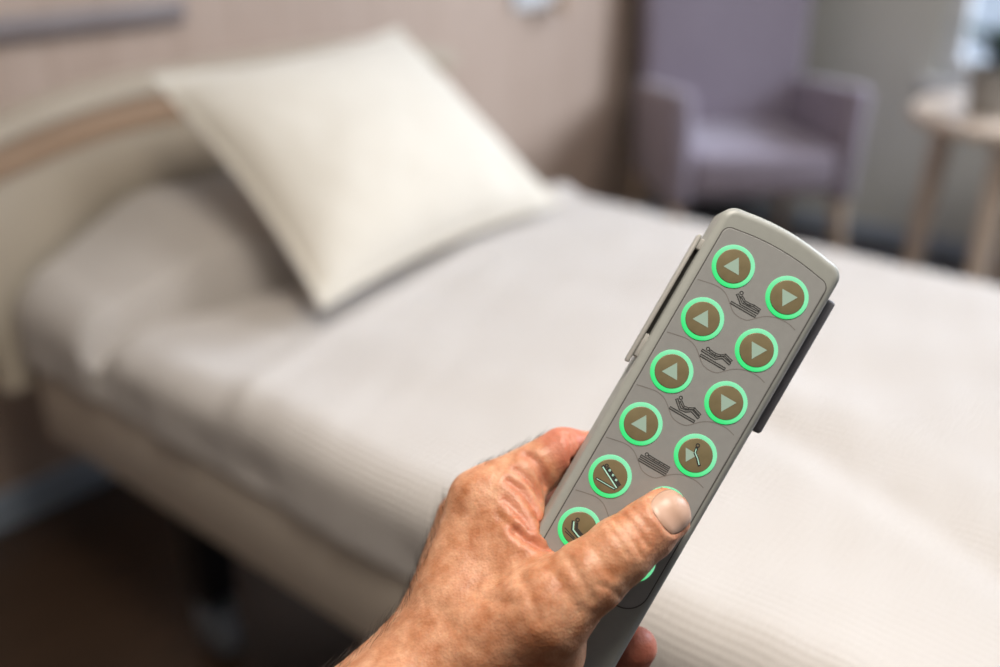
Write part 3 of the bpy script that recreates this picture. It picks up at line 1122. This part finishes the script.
def dist_poly(P, L):
    best = np.full(len(P), 1e9)
    for a, b in zip(L[:-1], L[1:]):
        ba = b - a
        h = np.clip(((P - a) @ ba) / max(ba @ ba, 1e-9), 0, 1)
        q = P - a - h[:, None] * ba
        best = np.minimum(best, (q * q).sum(1))
    return np.sqrt(best)


CREASE = [  # pixel polyline, depth mm, half width mm
    ([(508, 481), (522, 492), (534, 508), (541, 522)], .9, 1.3),
    ([(516, 531), (530, 541), (543, 547), (556, 550)], 1.6, 1.7),
    ([(526, 455), (535, 461), (541, 471), (545, 486)], 1.1, 1.5),
    ([(515, 470), (528, 480), (540, 498)], .7, 1.1),
    ([(505, 500), (518, 512), (530, 530)], .6, 1.2),
    ([(498, 515), (512, 528), (524, 541)], .45, 1.2),
    ([(567, 434), (571, 446), (572, 462)], .9, 1.1),
    ([(622, 514), (633, 525), (642, 537), (648, 546)], .45, .8),
    ([(614, 519), (625, 532), (636, 547), (641, 556)], .35, .8),
    ([(606, 524), (617, 538), (629, 556)], .35, .9),
    ([(632, 508), (641, 517), (648, 528)], .25, .7),
    ([(590, 545), (600, 560), (612, 577)], .35, 1.2),
    ([(570, 560), (580, 578), (592, 598)], .4, 1.5),
    ([(552, 572), (566, 592), (580, 612)], .35, 1.6),
    ([(600, 585), (612, 590), (622, 598)], .3, 1.0),
    ([(470, 590), (492, 600), (515, 605)], .4, 2.0),
    ([(520, 575), (530, 595), (537, 620)], .5, 2.0),
    ([(440, 610), (455, 630), (480, 650)], .4, 2.5),
]
disp = np.zeros(len(HV))
flush_shade = np.zeros(len(HV))
for pts, dep, wd in CREASE:
    L = poly3(pts)
    if len(L) < 2: continue
    r = dist_poly(HV, L)
    disp -= dep * np.exp(-(r / wd) ** 2)
    disp += dep * .35 * np.exp(-((r - 2.3 * wd) / (1.3 * wd)) ** 2)
    if dep > .55: flush_shade = np.maximum(flush_shade, .45 * np.exp(-(r / (wd * 2.2)) ** 2))


def vnoise(P, f, seed):
    from mathutils import noise as mn
    off = Vector((seed * 17.3, seed * 7.7, seed * 3.1))
    return np.array([mn.noise(Vector(p) * f + off) for p in P])


disp += .36 * vnoise(HV, .085, 1) + .18 * vnoise(HV, .21, 2) + .09 * vnoise(HV, .55, 3)

# finger ends run redder, deepened to paint in their shade
for ch in FING:
    a, b = H(*ch[-2][:3]), H(*ch[-1][:3])
    r = dist_poly(HV, np.array([H(*ch[1][:3]), a, b]))
    flush_shade = np.maximum(flush_shade, .85 * (1 - sm(r, 9, 14)))
r = dist_poly(HV, np.array([H(*THUMB[-2][:3]), H(*THUMB[-1][:3])]))
flush_shade = np.maximum(flush_shade, .22 * (1 - sm(r, 9, 14)))


# thumb nail frame: centre pixel, direction towards the nail's free edge
nc = on_hand(673, 511)
ng = grad(hand_sdf, nc[None])[0]
tip_dir = (H(672, 511, 8) - H(640, 535, 11.5)); tip_dir /= np.linalg.norm(tip_dir)
nrm = ng + np.array((.05, .08, .25)); nrm -= tip_dir * (nrm @ tip_dir) * .75; nrm /= np.linalg.norm(nrm)
nt_dir = tip_dir - nrm * (tip_dir @ nrm); nt_dir /= np.linalg.norm(nt_dir)
nb_dir = np.cross(nrm, nt_dir)
NL, NW = 7.2, 7.6             # half length and half width in mm


def nail_param(P):
    q = P - nc
    return q @ nt_dir / NL, q @ nb_dir / NW, q @ nrm


a_, b_, c_ = nail_param(HV)
rr = (np.abs(a_) ** 2.8 + np.abs(b_) ** 2.8) ** (1 / 2.8)
front = (np.abs(c_) < 7) & (rr < 1.8)
inn = np.where(front, 1 - sm(rr, .86, 1.02), 0)
rim = np.where(front & (a_ < .55), np.exp(-((rr - 1.16) / .13) ** 2), 0)
disp += -.45 * inn + .45 * rim
HN = grad(hand_sdf, HV)
HV2 = HV + HN * disp[:, None]

hand_verts = HV2 / SC
me = bpy.data.meshes.new('hand')
me.from_pydata(hand_verts.tolist(), [], HF.tolist())
me.polygons.foreach_set('use_smooth', [True] * len(me.polygons))
at = me.attributes.new('flush_shade', 'FLOAT', 'POINT')
at.data.foreach_set('value', flush_shade.astype(np.float32))
me.materials.append(M_skin)
me.update()
hand = bpy.data.objects.new('hand', me)
COL.objects.link(hand)
hand.matrix_world = CAM_M
tag(hand, 'bare hand with hairy wrist gripping the remote, thumb on a lower button', 'hand')

# nail plate laid over the thumb's surface
vs, fs = [], []
n = 22
ok = True
for i in range(n + 1):
    for j in range(n + 1):
        u, v = -1 + 2 * i / n, -1 + 2 * j / n
        # square to rounded outline
        uu = u * math.sqrt(max(0, 1 - v * v * .40)); vv = v * math.sqrt(max(0, 1 - u * u * .34))
        p = nc + nt_dir * uu * NL * .96 + nb_dir * vv * NW * .97 + nrm * 6
        t = 0.
        for _ in range(60):
            d = float(hand_sdf((p - nrm * t)[None].astype(np.float32))[0])
            if abs(d) < .01: break
            t += d * .8
            if t > 14: t = 14; break
        p = p - nrm * t
        lift = .12 - .50 * max(0, max(abs(u), abs(v)) - .75) / .25 * (1 if u < .6 else .3)
        vs.append((p + nrm * lift) / SC)
for i in range(n):
    for j in range(n):
        fs.append((i * (n + 1) + j, (i + 1) * (n + 1) + j, (i + 1) * (n + 1) + j + 1, i * (n + 1) + j + 1))
nail = link_pydata('thumbnail', vs, fs, M_nail, hand)
sd = nail.modifiers.new('thickness', 'SOLIDIFY'); sd.thickness, sd.offset = .0004, 1

# dark hairs on the wrist and over the knuckle of the index finger
bm = bmesh.new()
cand = np.arange(len(HV2))
pxs = 500 + F * HV2[:, 0] / -HV2[:, 2]
pys = 333.5 - F * HV2[:, 1] / -HV2[:, 2]
side = HN[:, 0] * -.75 + HN[:, 1] * .66
facing = -(HN * HV2).sum(1) / np.linalg.norm(HV2, axis=1)
m1 = (side > .3) & (facing < .32) & (facing > -.3) & (pys > 500) & (pys < 720) & (pxs < 470)
m2 = (HN[:, 1] > .3) & (facing < .4) & (pxs > 470) & (pxs < 545) & (pys < 470)
picks = list(rng.choice(cand[m1], 460)) + list(rng.choice(cand[m2], 95))
for i in picks:
    p0, nn = Vector(HV2[i]), Vector(HN[i])
    wrist = pys[i] > 480
    flow = Vector((.35, .85, .1)) if wrist else Vector((.9, .25, 0))
    L = random.uniform(5, 11) if wrist else random.uniform(3, 6.5)
    t0 = (flow - nn * flow.dot(nn)).normalized()
    sdv = nn.cross(t0).normalized()
    cu = random.uniform(-.5, .5)
    lift = random.uniform(.3, .85)
    prev = None
    for k in range(6):
        u = k / 5
        c = p0 + t0 * L * u * .9 + nn * L * (lift * u - .45 * lift * u * u) + sdv * L * cu * u * u
        rad = .062 * (1 - .8 * u)
        ring = [bm.verts.new((c + (nn * math.cos(q) + sdv * math.sin(q)) * rad) / SC) for q in (0, 2.09, 4.19)]
        if prev:
            for q in range(3): bm.faces.new((prev[q], prev[(q + 1) % 3], ring[(q + 1) % 3], ring[q]))
        prev = ring
hr = link_bm('arm_hair', bm, M_hair, hand)
tag(hr, 'dark hairs along the wrist and index knuckle', kind='stuff')
